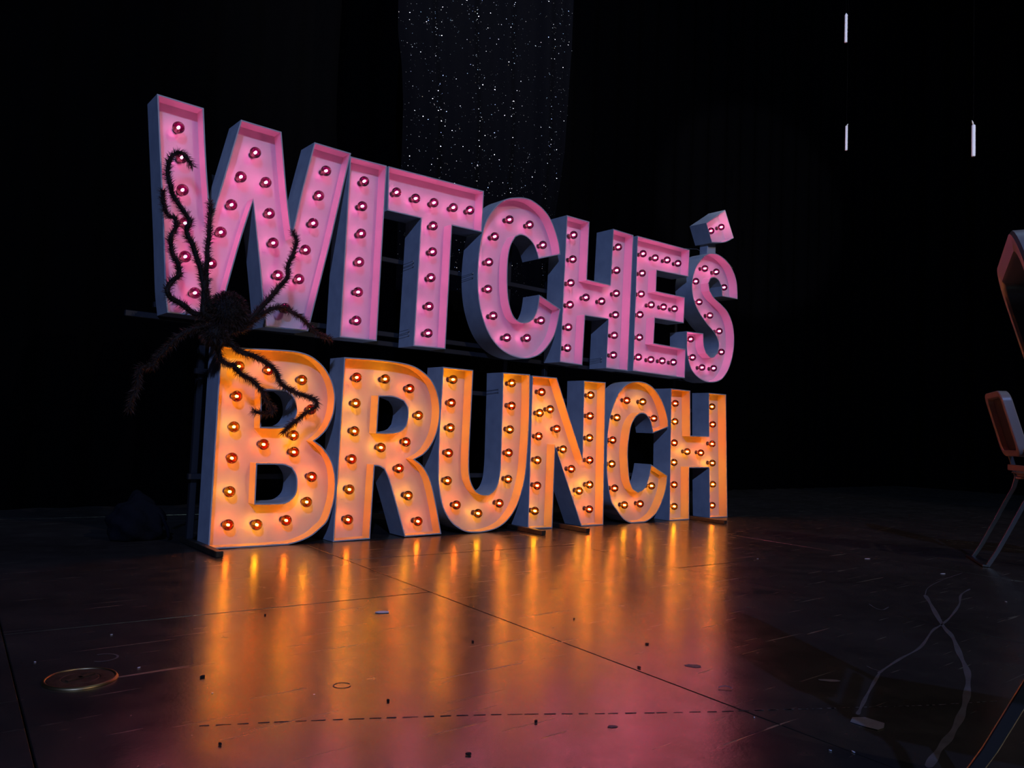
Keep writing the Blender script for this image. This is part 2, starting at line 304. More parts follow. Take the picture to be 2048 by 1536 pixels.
SPIDER_LEGS = [
[(1.294,-0.110,0.969),(1.234,-0.105,0.979),(1.193,-0.101,0.984),(1.143,-0.096,1.015),(1.098,-0.091,1.040),(1.085,-0.087,1.070),(1.106,-0.082,1.110),(1.130,-0.077,1.141),(1.123,-0.073,1.182),(1.103,-0.068,1.221),(1.090,-0.063,1.287),(1.110,-0.059,1.333),(1.105,-0.054,1.368),(1.072,-0.049,1.387),(1.059,-0.045,1.429),(1.055,-0.040,1.481)],
[(1.288,-0.130,0.967),(1.221,-0.125,0.986),(1.221,-0.121,1.042),(1.219,-0.116,1.092),(1.210,-0.111,1.143),(1.193,-0.106,1.195),(1.173,-0.102,1.251),(1.154,-0.097,1.289),(1.141,-0.092,1.329),(1.155,-0.088,1.364),(1.121,-0.083,1.406),(1.084,-0.078,1.462),(1.067,-0.074,1.512),(1.060,-0.069,1.563),(1.068,-0.064,1.609),(1.093,-0.059,1.641),(1.124,-0.055,1.642),(1.158,-0.050,1.604)],
[(1.298,-0.130,0.968),(1.242,-0.121,1.020),(1.231,-0.112,1.086),(1.229,-0.103,1.121),(1.231,-0.094,1.183),(1.233,-0.086,1.231),(1.236,-0.077,1.281),(1.239,-0.068,1.364),(1.242,-0.059,1.435),(1.243,-0.050,1.469)],
[(1.351,-0.130,0.953),(1.408,-0.121,0.978),(1.458,-0.112,1.035),(1.503,-0.103,1.091),(1.549,-0.094,1.150),(1.585,-0.086,1.203),(1.591,-0.077,1.261),(1.615,-0.068,1.317),(1.630,-0.059,1.369),(1.615,-0.050,1.416)],
[(1.332,-0.130,0.919),(1.376,-0.122,0.936),(1.414,-0.114,0.962),(1.462,-0.107,1.008),(1.519,-0.099,1.047),(1.567,-0.091,1.059),(1.632,-0.083,1.043),(1.692,-0.076,1.011),(1.755,-0.068,0.966),(1.823,-0.060,0.951)],
[(1.291,-0.130,0.915),(1.326,-0.124,0.883),(1.379,-0.118,0.850),(1.449,-0.112,0.830),(1.509,-0.105,0.808),(1.553,-0.099,0.773),(1.588,-0.093,0.720),(1.640,-0.087,0.695),(1.704,-0.081,0.677),(1.764,-0.075,0.658),(1.759,-0.068,0.628),(1.717,-0.062,0.597),(1.668,-0.056,0.555),(1.626,-0.050,0.507)],
[(1.280,-0.130,0.924),(1.290,-0.123,0.878),(1.295,-0.117,0.837),(1.310,-0.110,0.801),(1.345,-0.103,0.788),(1.370,-0.097,0.785),(1.406,-0.090,0.751),(1.466,-0.083,0.723),(1.505,-0.077,0.687),(1.533,-0.070,0.644),(1.567,-0.063,0.607),(1.536,-0.057,0.588),(1.482,-0.050,0.597)],
[(1.273,-0.120,0.934),(1.211,-0.124,0.927),(1.143,-0.128,0.892),(1.089,-0.132,0.832),(1.051,-0.136,0.783),(1.034,-0.140,0.755),(0.995,-0.144,0.742),(0.985,-0.148,0.709),(0.983,-0.152,0.668),(0.966,-0.156,0.621),(0.957,-0.160,0.579)]]
SPIDER_BODY = [(1.323,-0.130,0.998),(1.258,-0.140,0.904)]
CURTAIN_LEFT = [(2.655,0.900,3.380),(2.671,0.900,3.118),(2.712,0.900,2.933),(2.742,0.900,2.676),(2.753,0.900,2.347),(2.750,0.900,1.951),(2.758,0.900,1.626)]
CURTAIN_RIGHT = [(4.169,0.900,3.996),(4.177,0.900,3.519),(4.167,0.900,3.198),(4.154,0.900,2.723),(4.113,0.900,2.401),(4.082,0.900,2.202),(4.089,0.900,1.859)]
SCUFF_CURVES = [[(1.809,-2.583),(1.861,-2.565),(1.975,-2.526),(2.132,-2.475),(2.167,-2.465),(2.328,-2.440),(2.501,-2.418),(2.743,-2.353),(2.855,-2.334),(3.002,-2.304),(3.258,-2.236),(3.476,-2.162),(3.654,-2.129)],
[(3.336,-2.087),(3.158,-2.181),(2.860,-2.336),(2.713,-2.422),(2.520,-2.514),(2.357,-2.592),(2.180,-2.656),(2.022,-2.704),(1.877,-2.740),(1.759,-2.762),(1.655,-2.784)],
[(2.167,-2.465),(2.169,-2.443),(2.182,-2.421)],
[(2.960,-2.053),(2.912,-2.097),(2.904,-2.127),(2.976,-2.115)],
[(3.336,-2.087),(3.519,-2.025),(3.770,-1.980),(4.067,-1.949)]]
DASH_LINE = [(0.694,-1.924),(0.852,-1.999),(1.016,-2.084),(1.187,-2.177),(1.359,-2.282),(1.540,-2.389),(1.637,-2.442),(1.756,-2.508),(1.891,-2.581),(1.997,-2.639),(2.181,-2.723)]
SEAMCHIPS = [(4.047,-1.522),(3.943,-1.914),(0.705,-1.209),(0.692,-1.521),(1.607,-2.472),(3.493,-2.310),(1.609,-2.675),(1.579,-2.647),(3.494,-1.262),(0.516,-1.365),(0.769,-1.767),(0.935,-1.883)]
DARKCHIPS = [(1.108,-1.200,'dark crumb below the B, just under the crosswise floor seam'),(1.454,-1.730,'dark crumb in the reflection below the gap between R and U'),(1.042,-1.996,'dark crumb just above the dashed marks, left of centre'),(1.023,-2.296,'dark crumb at the bottom edge near the middle of the picture'),(1.844,-1.990,'dark crumb above the long seam in the right part of the reflection'),(1.662,-2.120,'dark crumb right beside the long floor seam'),(0.785,-1.656,'bluish dark crumb at the left border of the orange reflection'),(1.866,-1.687,'dark crumb in the reflection below the letter N'),(1.219,-2.247,'dark crumb just below the dashed marks, right of centre'),(0.694,-2.027,'dark crumb in the lower left corner of the reflection')]
# sack [(1.160,0.646),(1.265,0.189)] tape [(1.753,-2.596),(1.782,-2.586),(1.805,-2.601),(1.806,-2.640),(1.779,-2.651),(1.757,-2.649),(1.753,-2.631)] stains [(1.775,-2.166),(1.808,-2.196),(1.809,-2.168),(1.774,-2.194),(1.961,-2.418),(2.001,-2.447),(1.319,-2.340),(1.336,-2.351)]
# screws [(2.311,0.030,1.413),(2.318,0.030,1.399),(2.305,0.030,1.055),(2.306,0.030,1.029),(2.693,0.030,1.415),(2.694,0.030,1.396),(2.914,0.040,0.786),(2.915,0.040,0.772),(3.735,0.040,1.041),(3.736,0.040,1.025)]

# ------------------------------------------------------------------ the setting
X0, X1, Y0, Y1, CZ = -7.0, 12.0, -15.0, 1.9, 9.6
floor = empty('floor', (0, 0, 0)); tag(floor, kind='structure')
sub = bmesh.new(); box(sub, ((X0 + X1) / 2, (Y0 + Y1) / 2, -.045), (X1 - X0, Y1 - Y0, .05)); obj('floor_base', sub, M['darkchip'], floor)
# painted hardboard sheets, 1.22 m wide, set at a slight angle to the sign, every second column shifted
ANG = 0.0626; d1 = Vector((math.sin(ANG), math.cos(ANG), 0)); n1 = Vector((math.cos(ANG), -math.sin(ANG), 0))
PW, PL, GAP = 1.2185, 2.44, .0046
offs = {0: -1.046, 1: -.36, 2: -1.06}
def clip_poly(poly):
    for ax, lim, sg in ((0, X0, 1), (0, X1, -1), (1, Y0, 1), (1, Y1, -1)):
        out = []
        for i in range(len(poly)):
            a, b = poly[i], poly[(i + 1) % len(poly)]
            da, db = (a[ax] - lim) * sg, (b[ax] - lim) * sg
            if da >= 0: out.append(a)
            if (da >= 0) != (db >= 0): out.append(a + (b - a) * (da / (da - db)))
        poly = out
        if len(poly) < 3: return None
    return poly
for c in range(-7, 11):
    a0 = .555 + c * PW if c != 0 else .555
    o0 = offs.get(c, -1.05 if c % 2 == 0 else -.37)
    for k in range(-8, 4):
        l0 = o0 + k * PL
        cs = [n1 * (a0 + u) + d1 * (l0 + v) for u, v in ((GAP/2, GAP/2), (PW - GAP/2, GAP/2), (PW - GAP/2, PL - GAP/2), (GAP/2, PL - GAP/2))]
        cs = clip_poly(cs)
        if not cs: continue
        ar = abs(sum(cs[i].x * cs[(i+1) % len(cs)].y - cs[(i+1) % len(cs)].x * cs[i].y for i in range(len(cs)))) / 2
        if ar < .02: continue
        bm = bmesh.new()
        ctr = sum(cs, Vector()) / len(cs)
        top = [bm.verts.new((p.x - ctr.x, p.y - ctr.y, 0)) for p in cs]; bot = [bm.verts.new((p.x - ctr.x, p.y - ctr.y, -.02)) for p in cs]
        bm.faces.new(top); bm.faces.new(list(reversed(bot)))
        for i in range(len(cs)): bm.faces.new((top[i], bot[i], bot[(i+1) % len(cs)], top[(i+1) % len(cs)]))
        bmesh.ops.recalc_face_normals(bm, faces=bm.faces)
        bmesh.ops.bevel(bm, geom=[e for e in bm.edges if all(v.co.z > -.001 for v in e.verts)], offset=.0007, segments=1, affect='EDGES')
        obj('floor_panel', bm, M['floor'], floor, (ctr.x, ctr.y, 0))
def pleated(name, a, b, z1, depth, pitch, mat):
    a = Vector(a); b = Vector(b); L = (b - a).length; t = (b - a).normalized(); nn = Vector((-t.y, t.x, 0))
    n = int(L / pitch * 6); bm = bmesh.new(); rows = []
    for z in (0, z1):
        rows.append([bm.verts.new(a + t * (L * i / n) + nn * depth * (math.sin(i / 6 * 2 * PI) * .7 + math.sin(i * .37) * .3) + Vector((0, 0, z))) for i in range(n + 1)])
    for i in range(n): bm.faces.new((rows[0][i], rows[0][i+1], rows[1][i+1], rows[1][i]))
    o = obj(name, bm, mat, None, None, True); return tag(o, kind='structure')
pleated('wall_back', (X1, Y1 - .06, 0), (X0, Y1 - .06, 0), CZ, .05, .30, M['drape'])
pleated('wall_right', (X1 - .06, Y0, 0), (X1 - .06, Y1, 0), CZ, .05, .32, M['drape'])
pleated('wall_left', (X0 + .06, Y1, 0), (X0 + .06, Y0, 0), CZ, .05, .32, M['drape'])
bm = bmesh.new(); box(bm, ((X0 + X1) / 2, Y0 - .05, CZ / 2), (X1 - X0, .1, CZ)); tag(obj('wall_front', bm, M['ceiling']), kind='structure')
bm = bmesh.new(); box(bm, ((X0 + X1) / 2, (Y0 + Y1) / 2, CZ + .05), (X1 - X0, Y1 - Y0, .1)); tag(obj('ceiling', bm, M['ceiling']), kind='structure')

# flat marks that belong to the floor
def ribbon(name, pts, width, mat, z=.0006, jitter=.0):
    pts = [Vector((p[0], p[1], z)) for p in pts]; P = catmull(pts, 12); bm = bmesh.new(); rows = []
    for i, p in enumerate(P):
        t = (P[min(i+1, len(P)-1)] - P[max(i-1, 0)]).normalized(); n = Vector((-t.y, t.x, 0))
        ww = width * (1 + jitter * math.sin(i * .45) * .5)
        e = .3 if i in (0, len(P) - 1) else 1
        rows.append((bm.verts.new(p + n * ww / 2 * e), bm.verts.new(p - n * ww / 2 * e)))
    for A, B in zip(rows, rows[1:]): bm.faces.new((A[0], A[1], B[1], B[0]))
    bmesh.ops.recalc_face_normals(bm, faces=bm.faces)
    return obj(name, bm, mat, floor)
for i, c in enumerate(SCUFF_CURVES):
    ribbon('scuff_mark', c, (.007, .013, .003, .004, .003)[i], M['scuff'], jitter=.5)
bm = bmesh.new(); P = catmull([Vector((a, b, 0)) for a, b in DASH_LINE], 24); acc = 0
for A, B in zip(P, P[1:]):
    acc += (B - A).length
    if acc % .034 < .018:
        t = (B - A).normalized(); n = Vector((-t.y, t.x, 0)) * random.uniform(.001, .0022)
        m_ = (A + B) / 2 + Vector((0, 0, .0005)); L2 = t * random.uniform(.004, .0075)
        bm.faces.new([bm.verts.new(m_ + s1 * L2 + s2 * n) for s1, s2 in ((-1, -1), (1, -1), (1.2, 1), (-1, 1))])
tag(obj('dashed_marks', bm, M['dash'], floor), kind='stuff')
def blob(name, x, y, rx, ry, rot, mat, parent=floor, z=.0007, th=0.0, n=14, seed=0):
    r = random.Random(seed); bm = bmesh.new(); vs = []
    for i in range(n):
        a = 2 * PI * i / n; k = 1 + r.uniform(-.22, .22)
        px, py = rx * math.cos(a) * k, ry * math.sin(a) * k
        vs.append(bm.verts.new((px * math.cos(rot) - py * math.sin(rot), px * math.sin(rot) + py * math.cos(rot), th)))
    bm.faces.new(vs)
    if th > 0:
        lo = [bm.verts.new((v.co.x, v.co.y, 0)) for v in vs]; bm.faces.new(list(reversed(lo)))
        for i in range(n): bm.faces.new((vs[i], lo[i], lo[(i+1) % n], vs[(i+1) % n]))
    bmesh.ops.recalc_face_normals(bm, faces=bm.faces)
    return obj(name, bm, mat, parent, (x, y, z))
blob('paint_stain', 1.792, -2.181, .020, .013, -.7, M['stain'], seed=3, n=22)
blob('paint_stain', 1.983, -2.433, .026, .010, -.7, M['tape'], seed=4)
blob('paint_stain', 1.328, -2.345, .010, .006, -.6, M['stain'], seed=5)
rg = bmesh.new()
P = [(.645 + .030 * math.cos(a), -1.402 + .030 * math.sin(a)) for a in [i * .35 - 2.4 for i in range(13)]]
rg.free(); ribbon('ring_mark', P, .005, M['scuff'])
P = [(1.010 + .018 * math.cos(a), -1.86 + .018 * math.sin(a)) for a in [i * .4 for i in range(15)]]
ribbon('ring_mark', P, .0025, M['dash'])

# ------------------------------------------------------------------ marquee letters
D, REC, WT = .1455, .070, .0055
def is_corner(a, b, c, lim=33):
    v1 = (Vector(b) - Vector(a)); v2 = (Vector(c) - Vector(b))
    return v1.angle(v2) > math.radians(lim)
def refine(poly, sub=4):
    n = len(poly); P = [Vector(p) for p in poly]
    cor = [is_corner(P[i-1], P[i], P[(i+1) % n]) for i in range(n)]
    if not any(cor):
        q = catmull([Vector((p.x, p.y, 0)) for p in P], sub, True); return [(v.x, v.y) for v in q]
    out = []
    for i in range(n):
        p1, p2 = P[i], P[(i+1) % n]
        if cor[i] and cor[(i+1) % n] or (p2 - p1).length > .25:
            out.append(p1); continue
        p0 = p1 + (p1 - p2) if cor[i] else P[i-1]
        p3 = p2 + (p2 - p1) if cor[(i+1) % n] else P[(i+2) % n]
        # limit tangent overshoot when neighbours are far apart
        L = (p2 - p1).length
        def lim(v): return v * min(1, 2.2 * L / max(v.length, 1e-6))
        m1 = lim(p2 - p0) * .5; m2 = lim(p3 - p1) * .5
        for k in range(sub):
            t = k / sub
            out.append(p1 * (2*t**3 - 3*t*t + 1) + m1 * (t**3 - 2*t*t + t) + p2 * (-2*t**3 + 3*t*t) + m2 * (t**3 - t*t))
    return [(v.x, v.y) for v in out]
def area(p): return sum(p[i][0] * p[(i+1) % len(p)][1] - p[(i+1) % len(p)][0] * p[i][1] for i in range(len(p))) / 2
def inset(poly, d):
    # poly counter-clockwise: moves edges inwards by d (negative area polygons move outwards, into the letter)
    n = len(poly); out = []
    for i in range(n):
        a, b, c = Vector(poly[i-1]), Vector(poly[i]), Vector(poly[(i+1) % n])
        e1 = (b - a).normalized(); e2 = (c - b).normalized()
        n_1 = Vector((-e1.y, e1.x)); n_2 = Vector((-e2.y, e2.x)); m = (n_1 + n_2)
        if m.length < 1e-4: m = n_1
        m.normalize(); k = d / max(.35, m.dot(n_1)); q = b + m * k; out.append((q.x, q.y))
    return out
def wall_mesh(loops):
    bm = bmesh.new()
    for lp in loops:
        inn = inset(lp, WT); n = len(lp)
        def ring(pts, y): return [bm.verts.new((p[0], y, p[1])) for p in pts]
        of, ob, fi, bi = ring(lp, 0), ring(lp, D), ring(inn, 0), ring(inn, D)
        for i in range(n):
            j = (i + 1) % n
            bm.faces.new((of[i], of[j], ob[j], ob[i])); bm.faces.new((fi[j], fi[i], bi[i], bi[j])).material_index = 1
            bm.faces.new((of[j], of[i], fi[i], fi[j])); bm.faces.new((ob[i], ob[j], bi[j], bi[i]))
    bmesh.ops.recalc_face_normals(bm, faces=bm.faces)
    return bm
def sheet_mesh(loops, y, th):
    bm = bmesh.new()
    ins = [inset(lp, WT * .9) for lp in loops]
    pts = [p for lp in ins for p in lp]
    tris = tessellate_polygon([[Vector((p[0], p[1], 0)) for p in lp] for lp in ins])
    for yy, fl in ((y, 0), (y + th, 1)):
        vs = [bm.verts.new((p[0], yy, p[1])) for p in pts]
        for t in tris:
            try: bm.faces.new([vs[i] for i in t])
            except ValueError: pass
    bmesh.ops.recalc_face_normals(bm, faces=bm.faces)
    for f in bm.faces:
        want = -1 if f.verts[0].co.y < y + th / 2 else 1
        if f.normal.y * want < 0: f.normal_flip()
    return bm
GR = .0250
# one bulb, origin on the letter's face, pointing to -y
gb = bmesh.new(); gprof = [(.0095, -.008), (.0100, -.018), (.0135, -.024)]
for i in range(1, 10):
    a = PI * (1 - .27) * (1 - i / 9)
    gprof.append((max((GR) * math.sin(a), 0 if i == 9 else 1e-3), -.045 - (GR) * math.cos(a)))
lathe(gb, gprof, 18)
glass_me = {}
tmp = obj('light_bulb', gb, None, None, None, True)
for k in ('glass_pink', 'glass_amber', 'glass_orange'):
    me = tmp.data.copy(); me.name = 'light_bulb'; me.materials.append(M[k]); glass_me[k] = me
bpy.data.objects.remove(tmp)
sb = bmesh.new(); lathe(sb, [(.0, .0), (.0135, .0), (.0135, -.006), (.0105, -.010), (.0105, -.017), (.0, -.017)], 14)
tmp = obj('socket', sb, M['socket'], None, None, True); socket_me = tmp.data; bpy.data.objects.remove(tmp)
fb = bmesh.new(); lathe(fb, [(0, -.0545), (.0035, -.0540), (.0050, -.0515), (.0052, -.045), (.0050, -.0385), (.0030, -.036), (0, -.0355)], 10)
tmp = obj('filament', fb, None, None, None, True); fil_me = {}
for k in ('filament', 'filament_pink'):
    me = tmp.data.copy(); me.name = 'filament'; me.materials.append(M[k]); fil_me[k] = me
bpy.data.objects.remove(tmp)
off_me = fil_me['filament'].copy(); off_me.materials.clear(); off_me.materials.append(M['socket'])

WHERE = {
 'W': ('large white letter W box with pink bulbs, left end of upper word, behind the spider', 0),
 'I': ('narrow white letter I box with six pink bulbs, right of the W', 0),
 'T': ('white letter T box with pink bulbs, between upper letters I and C', 0),
 'C': ('rounded white letter C box with pink bulbs in the upper word', 0),
 'H': ('white letter H box with pink bulbs in the upper word, left of the E', 0),
 'E': ('white letter E box with fifteen pink bulbs in the upper word', 0),
 'S': ('narrow curved white letter S box with pink bulbs, right end of upper word', 0),
 "'": ('small tilted white apostrophe box with two pink bulbs above the S', 0),
 'B': ('white letter B box with amber bulbs, standing at the left end of the lower word', 1),
 'R': ('white letter R box with amber bulbs, standing between B and U', 1),
 'U': ('white letter U box with amber bulbs, between R and N', 1),
 'N': ('white letter N box with amber bulbs, between U and the lower C', 1),
 'C2': ('rounded white letter C box with amber bulbs in the lower word', 1),
 'H2': ('white letter H box with amber bulbs, right end of the lower word', 1),
}
AMBER = {'B': 'yryryryryrryrrry', 'R': 'ryryyyyrrryyrr', 'U': 'yryryryryryry', 'N': 'ryyrryyrryyryryyr', 'C2': 'ryyrryryry', 'H2': 'ryryryyryrryyr'}
letters = {}
for key, outer, holes, bulbs in LETTERS:
    label, low = WHERE[key]
    outer = refine(outer)
    if low: outer = [(x, max(z, .0015)) for x, z in outer]
    if area(outer) < 0: outer.reverse()
    hs = []
    for h in holes:
        h = refine(h)
        if area(h) > 0: h.reverse()
        hs.append(h)
    loops = [outer] + hs
    cx = sum(p[0] for p in outer) / len(outer); bz = min(p[1] for p in outer)
    root = empty('marquee_letter', (cx, D / 2, bz))
    tag(root, label, 'sign letter', 'amber-lit letters of the lower word' if low else 'pink-lit letters of the upper word')
    off = (-cx, -D / 2, -bz)
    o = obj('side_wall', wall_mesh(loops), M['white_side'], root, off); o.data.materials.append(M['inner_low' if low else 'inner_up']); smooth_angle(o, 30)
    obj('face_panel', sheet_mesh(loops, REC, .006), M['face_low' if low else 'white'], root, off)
    obj('back_panel', sheet_mesh(loops, D - .010, .006), M['white_side'], root, off)
    for i, (bx, bzz) in enumerate(bulbs):
        if low: gk = 'glass_amber' if AMBER[key][i] == 'y' else 'glass_orange'
        else: gk = 'glass_pink'
        b = link('light_bulb', glass_me[gk], None, root, (bx - cx, REC - D / 2, bzz - bz))
        b.rotation_euler = (random.uniform(-.05, .05), 0, random.uniform(-.06, .06))
        link('socket', socket_me, None, b)
        if key == 'W' and i == 20: link('filament', off_me, None, b)
        else: link('filament', fil_me['filament' if low else 'filament_pink'], None, b)
    letters[key] = root
# pairs of bolts with tie wire on the letters' left sides
def add_screws(key, pts):
    root = letters[key]; o_ = root.location
    for x, y, z in pts:
        bm = bmesh.new(); bmesh.ops.create_icosphere(bm, subdivisions=1, radius=.0042)
        s_ = obj('mounting_screw', bm, M['bolt'], root, (x - o_.x, y - o_.y, z - o_.z), True)
        bm = bmesh.new(); tube(bm, [(0, 0, 0), (-.002, .05, -.004), (-.002, D - y + .01, -.008)], .0011, 5); obj('tie_wire', bm, M['wire'], s_)
add_screws('T', [(2.309, .034, 1.415), (2.309, .034, 1.395), (2.303, .034, 1.058), (2.303, .034, 1.036)])
add_screws('C', [(2.694, .034, 1.415), (2.694, .034, 1.393)])
add_screws('U', [(2.908, .034, .790), (2.908, .034, .773)])
add_screws('H', [(3.728, .034, 1.043), (3.728, .034, 1.025)])
# apostrophe bracket and wires
ap = letters["'"]
bm = bmesh.new(); box(bm, (4.86, .085, 1.948), (.10, .07, .096)); bevel(bm, .003, 1)
obj('support_bracket', bm, M['white_side'], ap, -ap.location)
bm = bmesh.new(); tube(bm, [(4.60, .10, 1.915), (4.74, .09, 1.935), (4.80, .09, 1.925)], .0013, 5); tube(bm, [(4.91, .06, 1.925), (5.02, .04, 1.90), (5.10, .03, 1.845)], .0013, 5)
obj('tie_wire', bm, M['bolt'], ap, -ap.location)

# ------------------------------------------------------------------ steel frame behind the letters
fr = empty('sign_frame', (3.0, D + .03, 0)); tag(fr, 'black steel tube frame standing behind both rows of letters, its feet poking out in front', 'frame')
fo = -fr.location
for z, xa, xb in ((1.425, 1.10, 4.95), (1.035, 1.10, 4.95), (.985, .99, 4.95), (.765, 1.29, 4.95), (.30, 1.29, 4.95)):
    bm = bmesh.new(); box(bm, ((xa + xb) / 2, D + .016, z), (xb - xa, .025, .025)); bevel(bm, .002, 1); obj('rail', bm, M['steel'], fr, fo)
for x, top, yf in ((1.322, 1.66, -.205), (3.068, 1.66, -.217), (3.39, 1.62, -.235), (4.635, 1.62, -.285)):
    bm = bmesh.new(); box(bm, (x, D + .044, top / 2 + .012), (.028, .028, top - .024)); bevel(bm, .002, 1); obj('upright', bm, M['steel'], fr, fo)
    bm = bmesh.new(); box(bm, (x, (yf + .27) / 2, .013), (.030, .27 - yf, .024)); bevel(bm, .002, 1); obj('foot', bm, M['foot'], fr, fo)
    

# ------------------------------------------------------------------ hairy spider
def fur_strands(bm, p, nrm, ln, wd, droop=.25, rnd=None):
    t = nrm.orthogonal().normalized(); t = (Matrix.Rotation(rnd.uniform(0, 2*PI), 3, nrm) @ t)
    d = (nrm + t * rnd.uniform(.0, .45)).normalized(); side = d.cross(Vector((rnd.uniform(-1,1), rnd.uniform(-1,1), rnd.uniform(-1,1)))).normalized() * wd
    mid = p + d * ln * .55; tip = p + d * ln + Vector((0, 0, -droop * ln))
    a, b, c, e, f = bm.verts.new(p - side), bm.verts.new(p + side), bm.verts.new(mid - side * .7), bm.verts.new(mid + side * .7), bm.verts.new(tip)
    bm.faces.new((a, b, e, c)); bm.faces.new((c, e, f))
sp = empty('hairy_spider', (1.29, -.12, .90)); tag(sp, 'large hairy dark brown toy spider clinging to the sign below the letter W', 'spider')
so = -sp.location
rs = random.Random(5)
def ellipsoid(name, c, r, nfur, ln, tilt=0):
    bm = bmesh.new(); bmesh.ops.create_icosphere(bm, subdivisions=3, radius=1)
    R = Matrix.Rotation(tilt, 3, 'Y')
    for v in bm.verts:
        q = Vector((v.co.x * r[0], v.co.y * r[1], v.co.z * r[2])) * (1 + .04 * math.sin(v.co.x * 9 + v.co.z * 7))
        v.co = R @ q
    o = obj(name, bm, M['skin'], sp, Vector(c) + so, True)
    fb_ = bmesh.new()
    for i in range(nfur):
        z = rs.uniform(-1, 1); a = rs.uniform(0, 2*PI); s_ = math.sqrt(1 - z*z); u = Vector((s_*math.cos(a), s_*math.sin(a), z))
        p = R @ Vector((u.x*r[0], u.y*r[1], u.z*r[2])); n = (R @ Vector((u.x/r[0], u.y/r[1], u.z/r[2]))).normalized()
        fur_strands(fb_, p, n, ln * rs.uniform(.5, 1.2), .0011, .3, rs)
    tag(obj('fur', fb_, M['fur'], o), kind='stuff'); return o
ellipsoid('abdomen', (1.325, -.105, 1.005), (.072, .062, .078), 3600, .026)
ellipsoid('head', (1.270, -.13, .905), (.046, .042, .040), 1500, .020)
bm = bmesh.new()
for sx in (-1, 1): tube(bm, [(sx*.012, -.03, -.02), (sx*.014, -.05, -.035), (sx*.006, -.05, -.055)], [.008, .006, .001], 6)
obj('fangs', bm, M['skin'], sp, Vector((1.270, -.13, .905)) + so, True)
for li, path in enumerate(SPIDER_LEGS):
    P = catmull([Vector(p) for p in path], 4); n = len(P)
    for i, p in enumerate(P):                       # small jointed wobble of the stuffed leg
        p.y += .004 * math.sin(i * .9)
    rad = [(.0115 if li < 4 else .0105) * (1.0 - .45 * i / (n - 1)) for i in range(n)]; rad[-1] *= .4
    base = P[0].copy()
    bm = bmesh.new(); tube(bm, [p - base for p in P], rad, 8)
    lo = obj('leg', bm, M['skin'], sp, base + so, True)
    fb_ = bmesh.new()
    for i in range(n - 1):
        seg = P[i+1] - P[i]; t = seg.normalized(); cnt = int(seg.length * 3600)
        for k in range(cnt):
            p = P[i] + seg * rs.random(); o_ = t.orthogonal().normalized(); nn = Matrix.Rotation(rs.uniform(0, 2*PI), 3, t) @ o_
            nn = (nn + t * rs.uniform(.3, 1.5)).normalized()
            fur_strands(fb_, p + nn * rad[i] * .8 - base, nn, rs.uniform(.012, .032), .0010, .12, rs)
    tag(obj('fur', fb_, M['fur'], lo), kind='stuff')

# ------------------------------------------------------------------ glitter curtain strip
def edge_at(E_, z):
    for (xa, _, za), (xb, _, zb) in zip(E_, E_[1:]):
        if za >= z >= zb: return xa + (xb - xa) * (za - z) / (za - zb)
    return E_[0][0] if z > E_[0][2] else E_[-1][0]
CY = .90; ZT, ZB = 9.4, 1.35
def cloth_pt(u, z):
    xa, xb = edge_at(CURTAIN_LEFT, z), edge_at(CURTAIN_RIGHT, z)
    x = xa + (xb - xa) * u
    y = CY + .030 * math.sin(u * 26 + z * .6) + .022 * math.sin(u * 9.0 + 1.3 + z * .35) + .012 * math.sin(u * 55 + z)
    return Vector((x, y, z))
bm = bmesh.new(); NU = 90; zs = [ZB + (4.2 - ZB) * i / 46 for i in range(47)] + [5.5, 7.5, ZT]
gr = [[bm.verts.new(cloth_pt(i / NU, z)) for i in range(NU + 1)] for z in zs]
for A_, B_ in zip(gr, gr[1:]):
    for i in range(NU): bm.faces.new((A_[i], A_[i+1], B_[i+1], B_[i]))
gc = obj('glitter_curtain', bm, M['cloth'], None, None, True)
tag(gc, 'long dark sheer curtain strip with silver glitter hanging behind the sign', 'curtain')
rc = random.Random(11); bm = bmesh.new()
for i in range(3600):
    u = rc.random(); z = rc.uniform(1.5, 4.25)
    p = cloth_pt(u, z) + Vector((0, -.004, 0)); s_ = rc.choice((.0010, .0014, .0019, .0026)) 
    rot = Matrix.Rotation(rc.gauss(0, .33), 3, 'X') @ Matrix.Rotation(rc.gauss(0, .33), 3, 'Z')
    vs = [bm.verts.new(p + rot @ Vector((s_ * math.cos(k * PI / 3), 0, s_ * math.sin(k * PI / 3)))) for k in range(6)]
    f = bm.faces.new(vs)
tag(obj('sequins', bm, M['sequin'], gc), kind='stuff')

# ------------------------------------------------------------------ slumped dark sack behind the B
bm = bmesh.new(); bmesh.ops.create_icosphere(bm, subdivisions=4, radius=1)
for v in bm.verts:
    c = v.co.copy(); k = 1 + .10 * math.sin(c.x * 5 + c.y * 3) + .07 * math.sin(c.z * 9 + c.x * 7) + .05 * math.sin(c.y * 13 + c.z * 4)
    z = c.z * .105 * k
    v.co = Vector((c.x * .115 * k, c.y * .10 * k, max(z, -.07) + .07 + .035 * math.exp(-((c.x + .1) ** 2) * 5) * max(c.z, 0)))
sk = empty('cloth_bag', (1.165, .42, .001)); tag(sk, 'dark blue cloth bag slumped on the floor left of the letter B', 'bag')
obj('bag_body', bm, M['sack'], sk, None, True)
bm = bmesh.new(); tube(bm, [(.01, -.02, .15), (.04, -.05, .155), (.08, -.08, .11), (.105, -.09, .05), (.11, -.10, .012)], .008, 7); obj('strap', bm, M['sack'], sk, None, True)

